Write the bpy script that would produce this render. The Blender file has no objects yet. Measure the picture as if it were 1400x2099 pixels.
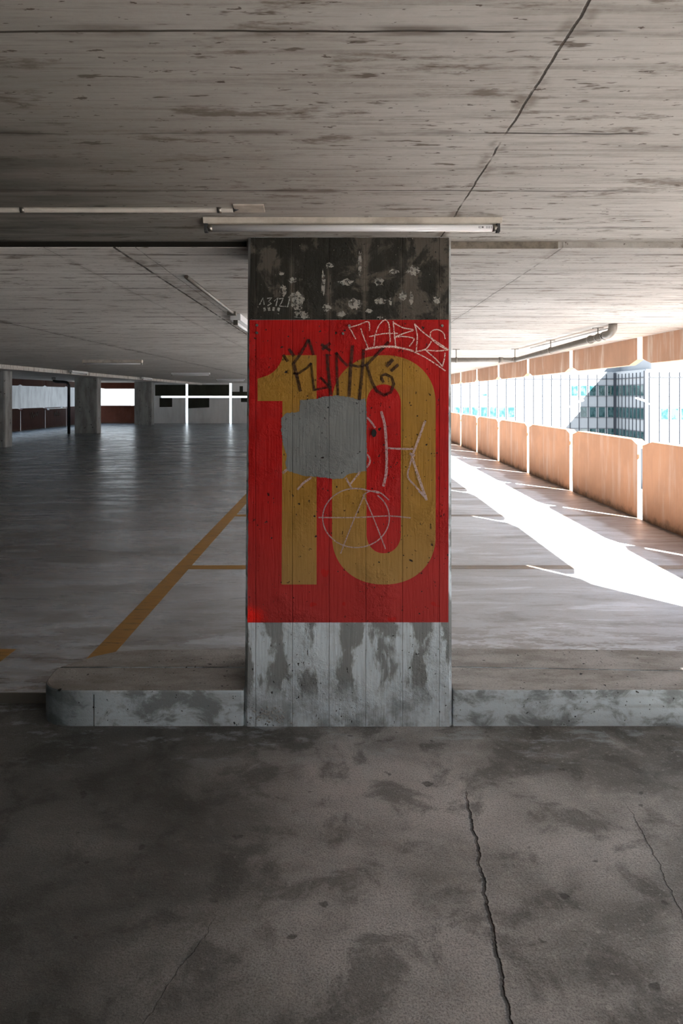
import bpy, bmesh, math, random
from mathutils import Vector, Matrix
random.seed(7)
S = bpy.context.scene
C = S.collection
# ------------------------------------------------------------------ camera, light, exposure
EYE = 1.5
cam = bpy.data.cameras.new('camera'); camo = bpy.data.objects.new('camera', cam); C.objects.link(camo)
cam.sensor_width = 36; cam.lens = 1400/2099*36; cam.clip_end = 500; cam.clip_start = 0.05
cam.shift_y = -(1049.5-812)/2099; cam.shift_x = (700-698)/2099
camo.location = (0, 0, EYE); camo.rotation_euler = (math.pi/2, 0, 0)
S.camera = camo
SUN = 104.0; SKY = 3.3
W = bpy.data.worlds.new('sky'); S.world = W; W.use_nodes = True
wn = W.node_tree.nodes; bg = wn['Background']
tc = wn.new('ShaderNodeTexCoord'); sx = wn.new('ShaderNodeSeparateXYZ'); rp = wn.new('ShaderNodeValToRGB')
W.node_tree.links.new(tc.outputs['Generated'], sx.inputs[0]); W.node_tree.links.new(sx.outputs['Z'], rp.inputs[0])
rp.color_ramp.elements[0].position = 0.0; rp.color_ramp.elements[0].color = (.88, .95, 1.0, 1)
rp.color_ramp.elements[1].position = 0.7; rp.color_ramp.elements[1].color = (.52, .74, 1.0, 1)
W.node_tree.links.new(rp.outputs[0], bg.inputs['Color']); bg.inputs['Strength'].default_value = SKY
sl = bpy.data.lights.new('sun', 'SUN'); sl.energy = SUN; sl.angle = math.radians(.5); sl.color = (1, .985, .96)
so = bpy.data.objects.new('sun', sl); C.objects.link(so); so.location = (20, -20, 30)
so.rotation_euler = Vector((-.90, 1.18, -1)).to_track_quat('-Z', 'Y').to_euler()
S.view_settings.view_transform = 'Standard'; S.view_settings.look = 'None'
S.view_settings.exposure = 0.0; S.view_settings.gamma = 1.0; S.view_settings.use_curve_mapping = False
try: S.cycles.max_bounces = 14; S.cycles.diffuse_bounces = 8; S.cycles.transparent_max_bounces = 16
except Exception: pass

# ------------------------------------------------------------------ node helper
class G:
    def __init__(s, name, rough=.8, spec=.3):
        s.m = bpy.data.materials.new(name); s.m.use_nodes = True; s.t = s.m.node_tree
        s.b = s.t.nodes['Principled BSDF']; s.b.inputs['Roughness'].default_value = rough
        s.b.inputs['Specular IOR Level'].default_value = spec
        s.out = s.t.nodes['Material Output']
        g = s.t.nodes.new('ShaderNodeNewGeometry'); s.pos = g.outputs['Position']
        q = s.t.nodes.new('ShaderNodeSeparateXYZ'); s.t.links.new(s.pos, q.inputs[0])
        s.x, s.y, s.z = q.outputs[0], q.outputs[1], q.outputs[2]
    def put(s, inp, v):
        if isinstance(v, bpy.types.NodeSocket): s.t.links.new(v, inp)
        elif isinstance(v, tuple) and len(v) == 3 and inp.type == 'RGBA': inp.default_value = (*v, 1)
        else: inp.default_value = v
    def mt(s, op, a, b=0.0, c=None, clamp=False):
        n = s.t.nodes.new('ShaderNodeMath'); n.operation = op; n.use_clamp = clamp
        s.put(n.inputs[0], a); s.put(n.inputs[1], b)
        if c is not None: s.put(n.inputs[2], c)
        return n.outputs[0]
    def mp(s, sc, loc=(0, 0, 0), vec=None):
        n = s.t.nodes.new('ShaderNodeMapping'); s.put(n.inputs['Vector'], vec or s.pos)
        n.inputs['Scale'].default_value = sc; n.inputs['Location'].default_value = loc
        return n.outputs[0]
    def noise(s, vec, scale, detail=4, rough=.55, dist=0.0):
        n = s.t.nodes.new('ShaderNodeTexNoise'); s.put(n.inputs['Vector'], vec)
        n.inputs['Scale'].default_value = scale; n.inputs['Detail'].default_value = detail
        n.inputs['Roughness'].default_value = rough; n.inputs['Distortion'].default_value = dist
        return n.outputs['Fac']
    def vor(s, vec, scale, feat='F1', rnd=1.0):
        n = s.t.nodes.new('ShaderNodeTexVoronoi'); n.feature = feat; s.put(n.inputs['Vector'], vec)
        n.inputs['Scale'].default_value = scale; n.inputs['Randomness'].default_value = rnd
        return n.outputs['Distance']
    def rng(s, v, a, b, c=0.0, d=1.0):
        n = s.t.nodes.new('ShaderNodeMapRange'); n.interpolation_type = 'SMOOTHSTEP'
        s.put(n.inputs['Value'], v); s.put(n.inputs[1], a); s.put(n.inputs[2], b); s.put(n.inputs[3], c); s.put(n.inputs[4], d)
        return n.outputs[0]
    def mix(s, f, a, b, mode='MIX'):
        n = s.t.nodes.new('ShaderNodeMix'); n.data_type = 'RGBA'; n.blend_type = mode
        s.put(n.inputs[0], f); s.put(n.inputs[6], a); s.put(n.inputs[7], b)
        return n.outputs[2]
    def line(s, coord, pos, w, wob=None):          # 1 on a line coord == pos
        c = s.mt('SUBTRACT', coord, pos)
        if wob is not None: c = s.mt('ADD', c, wob)
        return s.rng(s.mt('ABSOLUTE', c), w, w*.35)
    def grid(s, coord, period, off, w, wob=None):  # 1 on lines repeated every period
        c = s.mt('SUBTRACT', coord, off)
        if wob is not None: c = s.mt('ADD', c, wob)
        c = s.mt('SUBTRACT', s.mt('FRACT', s.mt('ADD', s.mt('DIVIDE', c, period), .5)), .5)
        return s.rng(s.mt('MULTIPLY', s.mt('ABSOLUTE', c), period), w, w*.3)
    def bump(s, h, dist=.01, strength=.6):
        n = s.t.nodes.new('ShaderNodeBump'); n.inputs['Distance'].default_value = dist
        n.inputs['Strength'].default_value = strength
        s.put(n.inputs['Height'], h); s.t.links.new(n.outputs[0], s.b.inputs['Normal'])
    def col(s, c): s.put(s.b.inputs['Base Color'], c); return s
    def rough(s, c): s.put(s.b.inputs['Roughness'], c); return s
    def alpha(s, a): s.put(s.b.inputs['Alpha'], a); return s

def mul(g, a, b): return g.mt('MULTIPLY', a, b)
def add(g, a, b): return g.mt('ADD', a, b)

def ceiling_mat(name, xlines, yoff, light=1.0, stain_shade=None):
    g = G(name, .75, .25)
    big = g.noise(g.mp((.5, .9, 1)), .9, 5, .6)
    str1 = g.noise(g.mp((.55, 9, 1)), 3, 6, .65, .4)
    str2 = g.noise(g.mp((2.2, 55, 1)), 3, 5, .65)
    fine = g.noise(g.pos, 60, 5, .7)
    c = g.mix(g.rng(big, .3, .7), (.40*light, .37*light, .335*light), (.60*light, .57*light, .53*light))
    c = g.mix(g.rng(str1, .44, .68, 0, .65), c, (.22*light, .19*light, .16*light))
    c = g.mix(g.rng(str2, .50, .75, 0, .5), c, (.15*light, .125*light, .10*light))
    c = g.mix(g.rng(fine, .35, .8, 0, .22), c, (.62, .6, .57))
    if not stain_shade: c = g.mix(g.rng(g.x, .3, -2.5, 0, .34), c, (.88, .84, .78))
    wob = mul(g, g.mt('SUBTRACT', g.noise(g.mp((1.2, .2, 1)), 2, 3), .5), .03)
    brk = g.rng(g.noise(g.mp((1.5, .6, 1)), 2.2, 3), .36, .56)
    main = mul(g, g.grid(g.y, .525, yoff, .0055, wob), brk)
    halo = mul(g, g.grid(g.y, .525, yoff, .03, wob), g.rng(g.noise(g.mp((1.3, 2, 1)), 2.6, 4), .46, .62, 0, .7))
    mino = mul(g, g.grid(g.y, .105, yoff, .003, wob), g.rng(g.noise(g.mp((.9, 3, 1)), 2.0, 3), .5, .72, 0, .5))
    c = g.mix(halo, c, (.10, .075, .055)); c = g.mix(mino, c, (.09, .07, .055)); c = g.mix(main, c, (.035, .027, .02))
    h = g.mt('SUBTRACT', 1.0, main)
    for x0, w, st in xlines:
        wx = mul(g, g.mt('SUBTRACT', g.noise(g.mp((.2, 2.5, 1)), 2.2, 5, .7), .5), .018)
        l = mul(g, g.line(g.x, x0, w, wx), g.rng(g.noise(g.mp((1, 3, 1)), 3, 4), .3, .5, 0, st))
        hl = mul(g, g.line(g.x, x0, w*9, wx), g.rng(g.noise(g.mp((4, 5, 1)), 2.5, 4), .46, .66, 0, .6*st))
        c = g.mix(hl, c, (.13, .095, .065)); c = g.mix(l, c, (.05, .04, .03))
        h = g.mt('SUBTRACT', h, l)
    # brown scabs stretched along the boards
    sp = g.noise(g.mp((1.0, 4.6, 1)), 6.0, 4, .6)
    c = g.mix(g.rng(sp, .63, .69, 0, .8), c, (.085, .058, .038))
    sp3 = g.noise(g.mp((.8, 2.6, 1), (9, 1, 0)), 3.2, 6, .72)
    c = g.mix(g.rng(sp3, .55, .66, 0, .75), c, (.12, .086, .058))
    sp2 = g.noise(g.mp((1.3, 3.0, 1), (3, 7, 0)), 19, 3, .6)
    c = g.mix(g.rng(sp2, .655, .70, 0, .85), c, (.07, .045, .03))
    if stain_shade:
        c = g.mix(g.rng(add(g, g.x, mul(g, g.mt('SUBTRACT', str1, .5), 1.5)), .6, -1.6, 0, .72), c, (.10, .088, .07))  # left half darkened in the colour to imitate light falloff
        c = g.mix(mul(g, g.rng(g.x, stain_shade[0], stain_shade[1]), g.rng(g.noise(g.mp((.6, 4, 1)), 2, 5, .65), .38, .66, 0, .75)), c, (.055, .058, .045))  # greenish dark staining at far left
    g.col(c)
    g.bump(add(g, mul(g, h, 1.0), add(g, mul(g, str2, .5), mul(g, fine, .25))), .006, .5)
    return g.m

def aisle_mat():
    g = G('worn dark concrete', .62, .35)
    big = g.noise(g.mp((.8, 1.1, 1), (1.2, 0, 0)), 1.1, 6, .62, .3)
    med = g.noise(g.pos, 4.5, 6, .65, .4)
    grit = g.noise(g.pos, 170, 3, .7); grit2 = g.noise(g.pos, 60, 4, .7)
    c = g.mix(g.rng(big, .33, .68), (.17, .163, .15), (.58, .56, .545))
    c = g.mix(g.rng(med, .49, .62, 0, .6), c, (.085, .082, .074))
    c = g.mix(g.rng(med, .46, .28, 0, .5), c, (.56, .53, .50))
    c = g.mix(g.rng(grit, .42, .68, 0, .6), c, (.07, .066, .06))
    c = g.mix(g.rng(grit2, .56, .72, 0, .5), c, (.62, .6, .57))
    c = g.mix(g.rng(add(g, g.x, mul(g, g.mt('SUBTRACT', big, .5), 2.2)), .7, -1.1, 0, .72), c, (.062, .064, .058))  # light falloff to the left, painted into the floor colour
    spots = g.noise(g.mp((1, 1, 1), (4, 2, 0)), 13, 2, .4)
    c = g.mix(g.rng(spots, .705, .74, 0, .7), c, (.05, .047, .043))
    # pale splashes beside the pillar foot
    pl = mul(g, g.rng(g.y, 2.65, 3.0), g.rng(g.noise(g.mp((1, 2.2, 1)), 4, 6, .75), .52, .64, 0, .45))
    c = g.mix(pl, c, (.50, .56, .60))
    h = add(g, mul(g, grit, .5), mul(g, grit2, .7))
    for x0, k, w, st, y0, y1 in ((.287, .072, .0075, .85, -3, 2.62), (.757, .118, .0035, .5, -3, 2.52), (-1.05, .35, .003, .25, 0, 2.0)):
        lx = g.mt('SUBTRACT', g.x, mul(g, g.y, k))
        wb = mul(g, g.mt('SUBTRACT', g.noise(g.mp((.3, 3.2, 1), (x0, 0, 0)), 2.4, 5, .65), .5), .055)
        lim = g.rng(g.y, y1, y1-.15)
        l = mul(g, mul(g, g.line(lx, x0-.045*0, w, wb), g.rng(g.noise(g.pos, 14, 3), .25, .5, .35, st)), lim)
        l2 = mul(g, g.line(g.mt('SUBTRACT', lx, w*1.3), x0, w*.8, wb), mul(g, lim, .35*st))
        c = g.mix(l2, c, (.48, .46, .44)); c = g.mix(l, c, (.032, .03, .027)); h = g.mt('SUBTRACT', h, mul(g, l, 3))
    g.col(c); g.rough(g.rng(med, .3, .7, .50, .72)); g.bump(h, .006, .9)
    return g.m

def deck_mat():
    g = G('polished deck concrete', .4, .5)
    wv = g.noise(g.pos, .7, 3, .5)
    big = g.noise(g.mp((.45, .8, 1)), .9, 6, .6, .5)
    st = g.noise(g.mp((.5, 2.4, 1)), 2.0, 8, .68, .6)
    st2 = g.noise(g.mp((1.6, 7, 1)), 2.6, 7, .7, .5)
    fine = g.noise(g.mp((1, 2, 1)), 45, 5, .7)
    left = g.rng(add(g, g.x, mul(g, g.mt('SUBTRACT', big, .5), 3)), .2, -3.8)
    c = g.mix(g.rng(big, .35, .65), (.42, .43, .445), (.56, .59, .635))
    c = g.mix(g.rng(st, .50, .66, 0, .7), c, (.30, .29, .28))
    c = g.mix(g.rng(st, .46, .34, 0, .7), c, (.68, .72, .79))
    c = g.mix(g.rng(st2, .54, .72, 0, .5), c, (.26, .22, .19))
    c = g.mix(mul(g, g.rng(g.y, 4.9, 3.5), g.rng(g.noise(g.mp((1, 2.6, 1), (5, 1, 0)), 2.3, 8, .74), .49, .54, 0, .85)), c, (.20, .165, .14))
    c = g.mix(g.rng(fine, .5, .8, 0, .35), c, (.10, .09, .08))
    c = g.mix(mul(g, left, .76), c, g.mix(g.rng(g.y, 5, 12), (.088, .078, .066), (.115, .135, .145)))  # left side painted darker for light falloff, in dirt tones
    # damp brown edge along the right parapet
    we = add(g, g.x, mul(g, g.mt('SUBTRACT', g.noise(g.mp((.5, .55, 1)), 1.5, 3, .5), .5), 1.0))
    damp = mul(g, g.rng(we, 2.95, 3.07), g.rng(st2, .2, .6, .95, .55))
    c = g.mix(damp, c, (.17, .10, .06))
    moss = g.rng(add(g, g.x, mul(g, g.mt('SUBTRACT', g.noise(g.pos, 4, 5, .7), .5), .28)), 3.44, 3.50, 0, .85)
    c = g.mix(moss, c, (.035, .027, .02))
    g.col(c)
    g.rough(add(g, g.rng(st, .3, .7, .18, .38), g.rng(g.x, -1.5, 1.5, 0, .25)))
    g.bump(add(g, mul(g, st2, .8), mul(g, fine, .4)), .004, .35)
    return g.m

SEAM = .1666; SOFF = -.053
def pit(g, dens=1.0):
    a = g.noise(g.mp((1, 1, 1), (2, 3, 1)), 30, 2, .5)
    b = g.noise(g.mp((1, 1, .8), (8, 3, 1)), 75, 2, .5)
    zone = g.noise(g.pos, 5, 2)
    p = g.rng(a, .735-.02*dens, .765-.02*dens)
    q = mul(g, g.rng(b, .70-.015*dens, .74-.015*dens), g.rng(zone, .4, .55))
    return g.mt('MAXIMUM', p, q)
def seams(g):
    wob = mul(g, g.mt('SUBTRACT', g.noise(g.mp((.2, .2, 1.5)), 3, 3), .5), .006)
    return g.grid(g.x, SEAM, SOFF, .003, wob)
def wallbump(g, p, extra=None):
    lump = g.noise(g.mp((1, 1, 1)), 26, 5, .7)
    zone = g.rng(g.noise(g.pos, 3.3, 2), .45, .62)
    grain = g.noise(g.mp((9, 9, .6)), 9, 4, .6)
    h = add(g, mul(g, mul(g, lump, zone), 1.9), mul(g, grain, .45))
    h = g.mt('SUBTRACT', h, mul(g, seams(g), .35)); h = g.mt('SUBTRACT', h, mul(g, p, 1.5))
    if extra is not None: h = add(g, h, extra)
    g.bump(h, .008, .9)

def pillar_mat():
    g = G('shuttered pillar concrete', .78, .3)
    # distance from seam 0..1 (1 mid board)
    f = g.mt('ABSOLUTE', g.mt('SUBTRACT', g.mt('FRACT', g.mt('DIVIDE', g.mt('SUBTRACT', g.x, SOFF), SEAM)), .5))
    mid = g.mt('SUBTRACT', 1.0, mul(g, f, 2.0))
    n = g.noise(g.mp((3.2, 3.2, 1.5), (.3, 0, 2.1)), 2.7, 7, .62, .25)
    v = add(g, n, mul(g, g.mt('SUBTRACT', mid, .5), .22))
    blot = g.rng(v, .47, .56)
    fall = g.rng(add(g, g.z, mul(g, n, .3)), .26, .36)
    c = g.mix(mul(g, blot, fall), (.66, .75, .80), (.235, .25, .25))
    c = g.mix(g.rng(g.noise(g.pos, 9, 6, .7), .45, .75, 0, .5), c, (.27, .295, .30))
    gr = g.noise(g.mp((12, 12, .8)), 6, 5, .65)
    c = g.mix(g.rng(gr, .45, .8, 0, .4), c, (.17, .18, .175))
    c = g.mix(mul(g, seams(g), .35), c, (.13, .135, .13))
    c = g.mix(mul(g, g.rng(g.z, .30, .02), g.rng(g.noise(g.pos, 7, 5, .7), .38, .65, 0, .75)), c, (.17, .18, .175))
    warm = g.rng(g.z, 1.2, 2.1, 0, .7)
    c = g.mix(warm, c, (.27, .245, .215))
    p = pit(g); c = g.mix(p, c, (.045, .043, .04))
    g.col(c); wallbump(g, p)
    return g.m

def paint_mat(name, base, dirt, rough=.5, spray=False, dens=1.0, fade=None):
    g = G(name, rough, .14)
    n = g.noise(g.pos, 7, 6, .7)
    c = g.mix(g.rng(n, .38, .72, 0, .45), base, dirt)
    gr = g.noise(g.mp((14, 14, .7)), 7, 5, .65)
    c = g.mix(g.rng(gr, .45, .8, 0, .25), c, dirt)
    if fade: c = g.mix(g.rng(add(g, g.z, mul(g, n, .1)), 1.25, .55, 0, .75), c, fade)
    if spray:
        dx = g.mt('ADD', g.x, .435); dz = g.mt('SUBTRACT', g.z, .50)
        d = g.mt('SQRT', add(g, mul(g, dx, dx), mul(g, mul(g, dz, dz), 3.2)))
        d = add(g, d, mul(g, g.mt('SUBTRACT', g.noise(g.pos, 80, 3, .7), .5), .09))
        c = g.mix(g.rng(d, .12, .03), c, (.95, .02, .012))
        dr = g.noise(g.mp((1, 1, .9), (5, 0, 1)), 17, 1, .4)
        c = g.mix(g.rng(dr, .72, .74, 0, .6), c, (.5, .008, .008))
    c = g.mix(mul(g, seams(g), .3), c, tuple(v*.35 for v in base))
    p = pit(g, dens); c = g.mix(p, c, (.03, .022, .018))
    g.col(c); wallbump(g, p)
    return g

def band_mat():
    g = G('scuffed dark pillar band', .7, .3)
    n = g.noise(g.mp((1, 1, 1), (0, 0, 4)), 5.5, 7, .68, .5)
    right = g.rng(g.x, -.2, .42, 0, .085)
    c = g.mix(g.rng(add(g, n, right), .55, .63), (.022, .020, .015), (.085, .073, .058))
    n2 = g.noise(g.mp((2.2, 2.2, .9)), 4, 6, .7)
    c = g.mix(g.rng(n2, .56, .75, 0, .6), c, (.10, .088, .07))
    f = g.mt('ABSOLUTE', g.mt('SUBTRACT', g.mt('FRACT', g.mt('DIVIDE', g.mt('SUBTRACT', g.x, SOFF), SEAM)), .5))
    st = mul(g, g.rng(f, .38, .5), g.rng(g.noise(g.mp((2, 2, 1.2)), 3, 4), .45, .6, 0, .5))
    c = g.mix(st, c, (.17, .145, .115))
    c = g.mix(g.rng(g.noise(g.pos, 90, 2, .5), .70, .75, 0, .7), c, (.28, .26, .22))
    p = pit(g); c = g.mix(p, c, (.012, .011, .01))
    g.col(c); wallbump(g, p)
    return g.m

def stroke_mat(name, colr, alpha, grain=0.0, scale=120, lo=.45, hi=.55):
    g = G(name, .6, .2); g.col(colr)
    if grain: g.alpha(g.rng(g.noise(g.pos, scale, 3, .7), lo, hi, alpha*(1-grain), alpha))
    else: g.alpha(alpha)
    return g.m

def plain(name, colr, rough=.6, spec=.4, metal=0.0, var=.25, scale=12, dirt=None):
    g = G(name, rough, spec); g.b.inputs['Metallic'].default_value = metal
    n = g.noise(g.pos, scale, 5, .65)
    g.col(g.mix(g.rng(n, .35, .75, 0, var), colr, dirt or tuple(v*.4 for v in colr)))
    return g.m

def parapet_mat(name, base, pale, dark, lean):
    g = G(name, .75, .3)
    v = g.noise(g.mp((1, 3.2, .35)), 2.2, 6, .65, .3)
    v2 = g.noise(g.mp((1, 9, .5)), 3, 5, .65)
    b = g.noise(g.pos, 2.2, 4)
    c = g.mix(g.rng(b, .35, .65), base, tuple(k*.86 for k in base))
    c = g.mix(g.rng(v, .50, .68, 0, lean), c, pale)
    c = g.mix(g.rng(v2, .5, .8, 0, .45), c, dark)
    foot = g.rng(add(g, g.z, mul(g, g.mt('SUBTRACT', g.noise(g.pos, 6, 5, .7), .5), .3)), .16, .02, 0, .8)
    c = g.mix(foot, c, (.10, .06, .035))
    g.col(c); g.bump(add(g, v2, g.noise(g.pos, 30, 4, .7)), .004, .4)
    return g.m

def kerb_mat(name='kerb concrete'):
    g = G(name, .8, .3)
    nrm = g.t.nodes.new('ShaderNodeNewGeometry'); q = g.t.nodes.new('ShaderNodeSeparateXYZ')
    g.t.links.new(nrm.outputs['True Normal'], q.inputs[0])
    topf = g.rng(q.outputs[2], .4, .8)
    n = g.noise(g.mp((1, 1, 1.6)), 6, 6, .65, .4)
    side = g.mix(g.rng(n, .44, .60), (.60, .68, .72), (.25, .275, .28))
    side = g.mix(g.rng(g.noise(g.mp((.6, 1, 9)), 3, 4), .5, .75, 0, .4), side, (.24, .26, .26))
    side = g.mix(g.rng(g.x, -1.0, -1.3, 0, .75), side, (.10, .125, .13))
    nt = g.noise(g.mp((.7, 1.6, 1)), 5, 7, .68)
    top = g.mix(g.rng(nt, .36, .66), (.46, .44, .42), (.28, .26, .235))
    top = g.mix(g.rng(g.noise(g.pos, 110, 3, .7), .45, .75, 0, .4), top, (.09, .08, .07))
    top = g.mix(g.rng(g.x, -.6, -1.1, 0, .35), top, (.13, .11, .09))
    c = g.mix(topf, side, top)
    p = pit(g, 1.3); c = g.mix(p, c, (.035, .035, .033))
    g.col(c)
    h = add(g, mul(g, g.noise(g.pos, 40, 5, .75), .8), mul(g, g.noise(g.mp((1, 1, 8)), 8, 3), .2))
    g.bump(g.mt('SUBTRACT', h, mul(g, p, 1.4)), .006, .8)
    return g.m

def line_mat():
    g = G('worn yellow line paint', .6, .35)
    n = g.noise(g.mp((1, 7, 1)), 5, 7, .75)
    c = g.mix(g.rng(n, .5, .72, 0, .8), (.36, .185, .04), (.13, .10, .06))
    g.col(c)
    al = g.rng(n, .50, .70, .97, .55)
    right = g.rng(g.x, -1.2, .9, 1.0, .22)
    g.alpha(mul(g, al, right))
    return g.m

def farpillar_mat():
    g = G('far pillar concrete', .8, .3)
    n = g.noise(g.mp((2, 2, .5)), 2.5, 6, .6)
    c = g.mix(g.rng(n, .35, .68), (.42, .42, .40), (.25, .245, .225))
    c = g.mix(g.rng(g.noise(g.mp((6, 6, .4)), 2.5, 5), .45, .8, 0, .5), c, (.38, .41, .42))
    c = g.mix(g.rng(g.noise(g.pos, 9, 3, .5), .66, .72, 0, .8), c, (.06, .055, .05))
    g.col(c); g.bump(n, .01, .4)
    return g.m

def wallpaint_mat(name, a, b):
    g = G(name, .8, .25)
    n = g.noise(g.mp((1.5, 1.5, .4)), 2, 5, .6)
    g.col(g.mix(g.rng(n, .35, .7), a, b)); return g.m

M = {}
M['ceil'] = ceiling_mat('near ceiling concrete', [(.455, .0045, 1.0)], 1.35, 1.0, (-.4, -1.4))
M['ceilfar'] = ceiling_mat('far ceiling concrete', [(-1.06, .010, 1.0), (-3.16, .012, 1.0), (1.04, .006, .6), (-.96, .004, .6), (-1.39, .004, .5)], 3.36, .98)
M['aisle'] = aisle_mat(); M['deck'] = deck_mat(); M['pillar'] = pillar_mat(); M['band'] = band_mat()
M['red'] = paint_mat('red pillar paint', (.44, .010, .008), (.22, .008, .008), .48, True, 1.0, (.40, .042, .038)).m
M['ochre'] = paint_mat('ochre numeral paint', (.35, .185, .028), (.25, .13, .028), .5, False, 1.0, (.35, .215, .08)).m
M['greyp'] = paint_mat('grey cover-up paint', (.195, .205, .20), (.155, .163, .158), .55, False, .6).m
M['marker'] = stroke_mat('brown marker', (.045, .018, .012), .84, .25, 60)
M['chalk'] = stroke_mat('pink chalk', (.85, .60, .52), .95, .85, 240, .42, .5)
M['white'] = stroke_mat('pale marker', (.60, .46, .46), .62, .45, 130, .35, .6)
M['scratch'] = stroke_mat('grey chalk', (.42, .42, .38), .8, .5, 160, .4, .5)
M['chip'] = stroke_mat('chipped pale patches', (.36, .34, .30), .8, 1.0, 50, .38, .56)
M['black'] = stroke_mat('black spray dot', (.008, .009, .009), 1.0)
M['kerb'] = kerb_mat()
M['orange'] = parapet_mat('orange brown parapet concrete', (.60, .30, .165), (.62, .42, .32), (.42, .20, .11), .6)
M['rust'] = parapet_mat('weathered upper beam concrete', (.48, .27, .17), (.60, .47, .38), (.30, .19, .12), .9)
M['endbrown'] = parapet_mat('red brown end parapet concrete', (.20, .062, .035), (.24, .10, .07), (.09, .035, .02), .5)
M['brown'] = parapet_mat('dark red brown parapet concrete', (.075, .024, .014), (.10, .042, .03), (.035, .014, .009), .5)
M['line'] = line_mat(); M['farpil'] = farpillar_mat()
M['wallw'] = wallpaint_mat('off white wall paint', (.85, .86, .86), (.72, .73, .73))
M['walld'] = wallpaint_mat('dark cover paint', (.030, .030, .020), (.045, .045, .032))
M['outw'] = wallpaint_mat('pale outside concrete', (.125, .13, .137), (.085, .09, .094))
M['lamp'] = plain('cream lamp housing', (.60, .54, .46), .5, .4, 0, .5, 7, (.12, .08, .05))
M['tube'] = plain('unlit white tube glass', (.80, .79, .80), .12, .6, 0, .05)
M['metal'] = plain('tarnished metal', (.30, .28, .25), .35, .5, .9)
M['conduit'] = plain('grey conduit', (.42, .38, .33), .5, .4)
M['strip'] = plain('dirty strip', (.24, .205, .165), .8, .2, 0, .8, 30)
M['dark'] = plain('dark joint', (.02, .018, .015), .9, .1)
M['pipe'] = plain('grey brown drain pipe', (.21, .185, .155), .4, .5, 0, .4)
M['pipeblk'] = plain('black downpipe', (.012, .010, .009), .4, .5)
M['batten'] = plain('white batten', (.70, .70, .70), .4, .4, 0, .1)
M['ink'] = plain('print', (.05, .05, .05), .6)
M['steel'] = plain('worn steel edge', (.16, .15, .13), .5, .4, .3)
M['facade'] = plain('white facade cladding', (.20, .208, .218), .5, .3, 0, .08, .5)
M['fin'] = plain('facade fins', (.028, .031, .038), .5, .2, 0, .1)
M['blind'] = plain('window with lowered blind', (.165, .172, .18), .4, .3, 0, .15, .8)
M['ground'] = plain('street asphalt', (.24, .24, .235), .9, .2, 0, .3, .3)
M['upper'] = plain('unseen shell concrete', (.4, .38, .35), .9)
M['lamppost'] = plain('white lamp post', (.62, .64, .66), .4, .4)
g = G('teal window glass', .08, .8)
n_ = g.noise(g.mp((1.3, 1.3, .9)), 1.1, 3, .6)
g.col(g.mix(g.rng(n_, .45, .6), (.006, .028, .030), (.03, .062, .066))); M['glass'] = g.m
g = G('stone', .8, .3); g.col(g.mix(g.noise(g.pos, 60, 1), (.16, .16, .15), (.5, .5, .48))); M['stone'] = g.m

# ------------------------------------------------------------------ mesh helpers
def box(bm, x0, x1, y0, y1, z0, z1):
    vs = [bm.verts.new((x, y, z)) for z in (z0, z1) for y in (y0, y1) for x in (x0, x1)]
    for f in ((0, 2, 3, 1), (4, 5, 7, 6), (0, 1, 5, 4), (2, 6, 7, 3), (0, 4, 6, 2), (1, 3, 7, 5)):
        bm.faces.new([vs[i] for i in f])
def prism(bm, pts, axis, a, b):
    """outline pts (u,v) pushed along axis from a to b.  x:(y,z)  y:(x,z)  z:(x,y)"""
    def P(u, v, w): return {'x': (w, u, v), 'y': (u, w, v), 'z': (u, v, w)}[axis]
    A = [bm.verts.new(P(u, v, a)) for u, v in pts]; B = [bm.verts.new(P(u, v, b)) for u, v in pts]
    bm.faces.new(A); bm.faces.new(list(reversed(B)))
    n = len(pts)
    for i in range(n): bm.faces.new((A[i], B[i], B[(i+1) % n], A[(i+1) % n]))
def tube(bm, pts, r, seg=16, caps=True):
    pts = [Vector(p) for p in pts]; rings = []
    for i, p in enumerate(pts):
        d = ((pts[min(i+1, len(pts)-1)]-p).normalized() + (p-pts[max(i-1, 0)]).normalized()).normalized()
        up = Vector((0, 0, 1)) if abs(d.z) < .9 else Vector((0, 1, 0))
        a = d.cross(up).normalized(); b = d.cross(a).normalized()
        rr = r[i] if isinstance(r, (list, tuple)) else r
        rings.append([bm.verts.new(p+(a*math.cos(t)+b*math.sin(t))*rr) for t in [2*math.pi*k/seg for k in range(seg)]])
    for A, B in zip(rings, rings[1:]):
        for k in range(seg): bm.faces.new((A[k], A[(k+1) % seg], B[(k+1) % seg], B[k])).smooth = True
    if caps: bm.faces.new(rings[0]); bm.faces.new(list(reversed(rings[-1])))
def obj(name, bm, mat, parent=None, bevel=0, smooth=False):
    bmesh.ops.recalc_face_normals(bm, faces=bm.faces)
    me = bpy.data.meshes.new(name); bm.to_mesh(me); bm.free(); me.materials.append(M[mat])
    o = bpy.data.objects.new(name, me); C.objects.link(o)
    if parent: 
        o.parent = parent; o.matrix_parent_inverse = Matrix.Translation(-parent.location) if False else Matrix.Identity(4)
        me.transform(Matrix.Translation(-parent.location))
    if bevel:
        b = o.modifiers.new('bevel', 'BEVEL'); b.width = bevel; b.segments = 2; b.limit_method = 'ANGLE'
    return o
def thing(name, label, cat, loc=(0, 0, 0), group=None):
    o = bpy.data.objects.new(name, None); C.objects.link(o); o.location = loc; o.empty_display_size = .1
    o['label'] = label; o['category'] = cat
    if group: o['group'] = group
    return o
def tag(o, label, cat, group=None):
    o['label'] = label; o['category'] = cat
    if group: o['group'] = group
    return o
def struct(name, bm, mat, parent=None, bevel=0):
    o = obj(name, bm, mat, parent, bevel)
    if not parent: o['kind'] = 'structure'
    return o
def B(*a):
    bm = bmesh.new(); box(bm, *a); return bm

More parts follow.
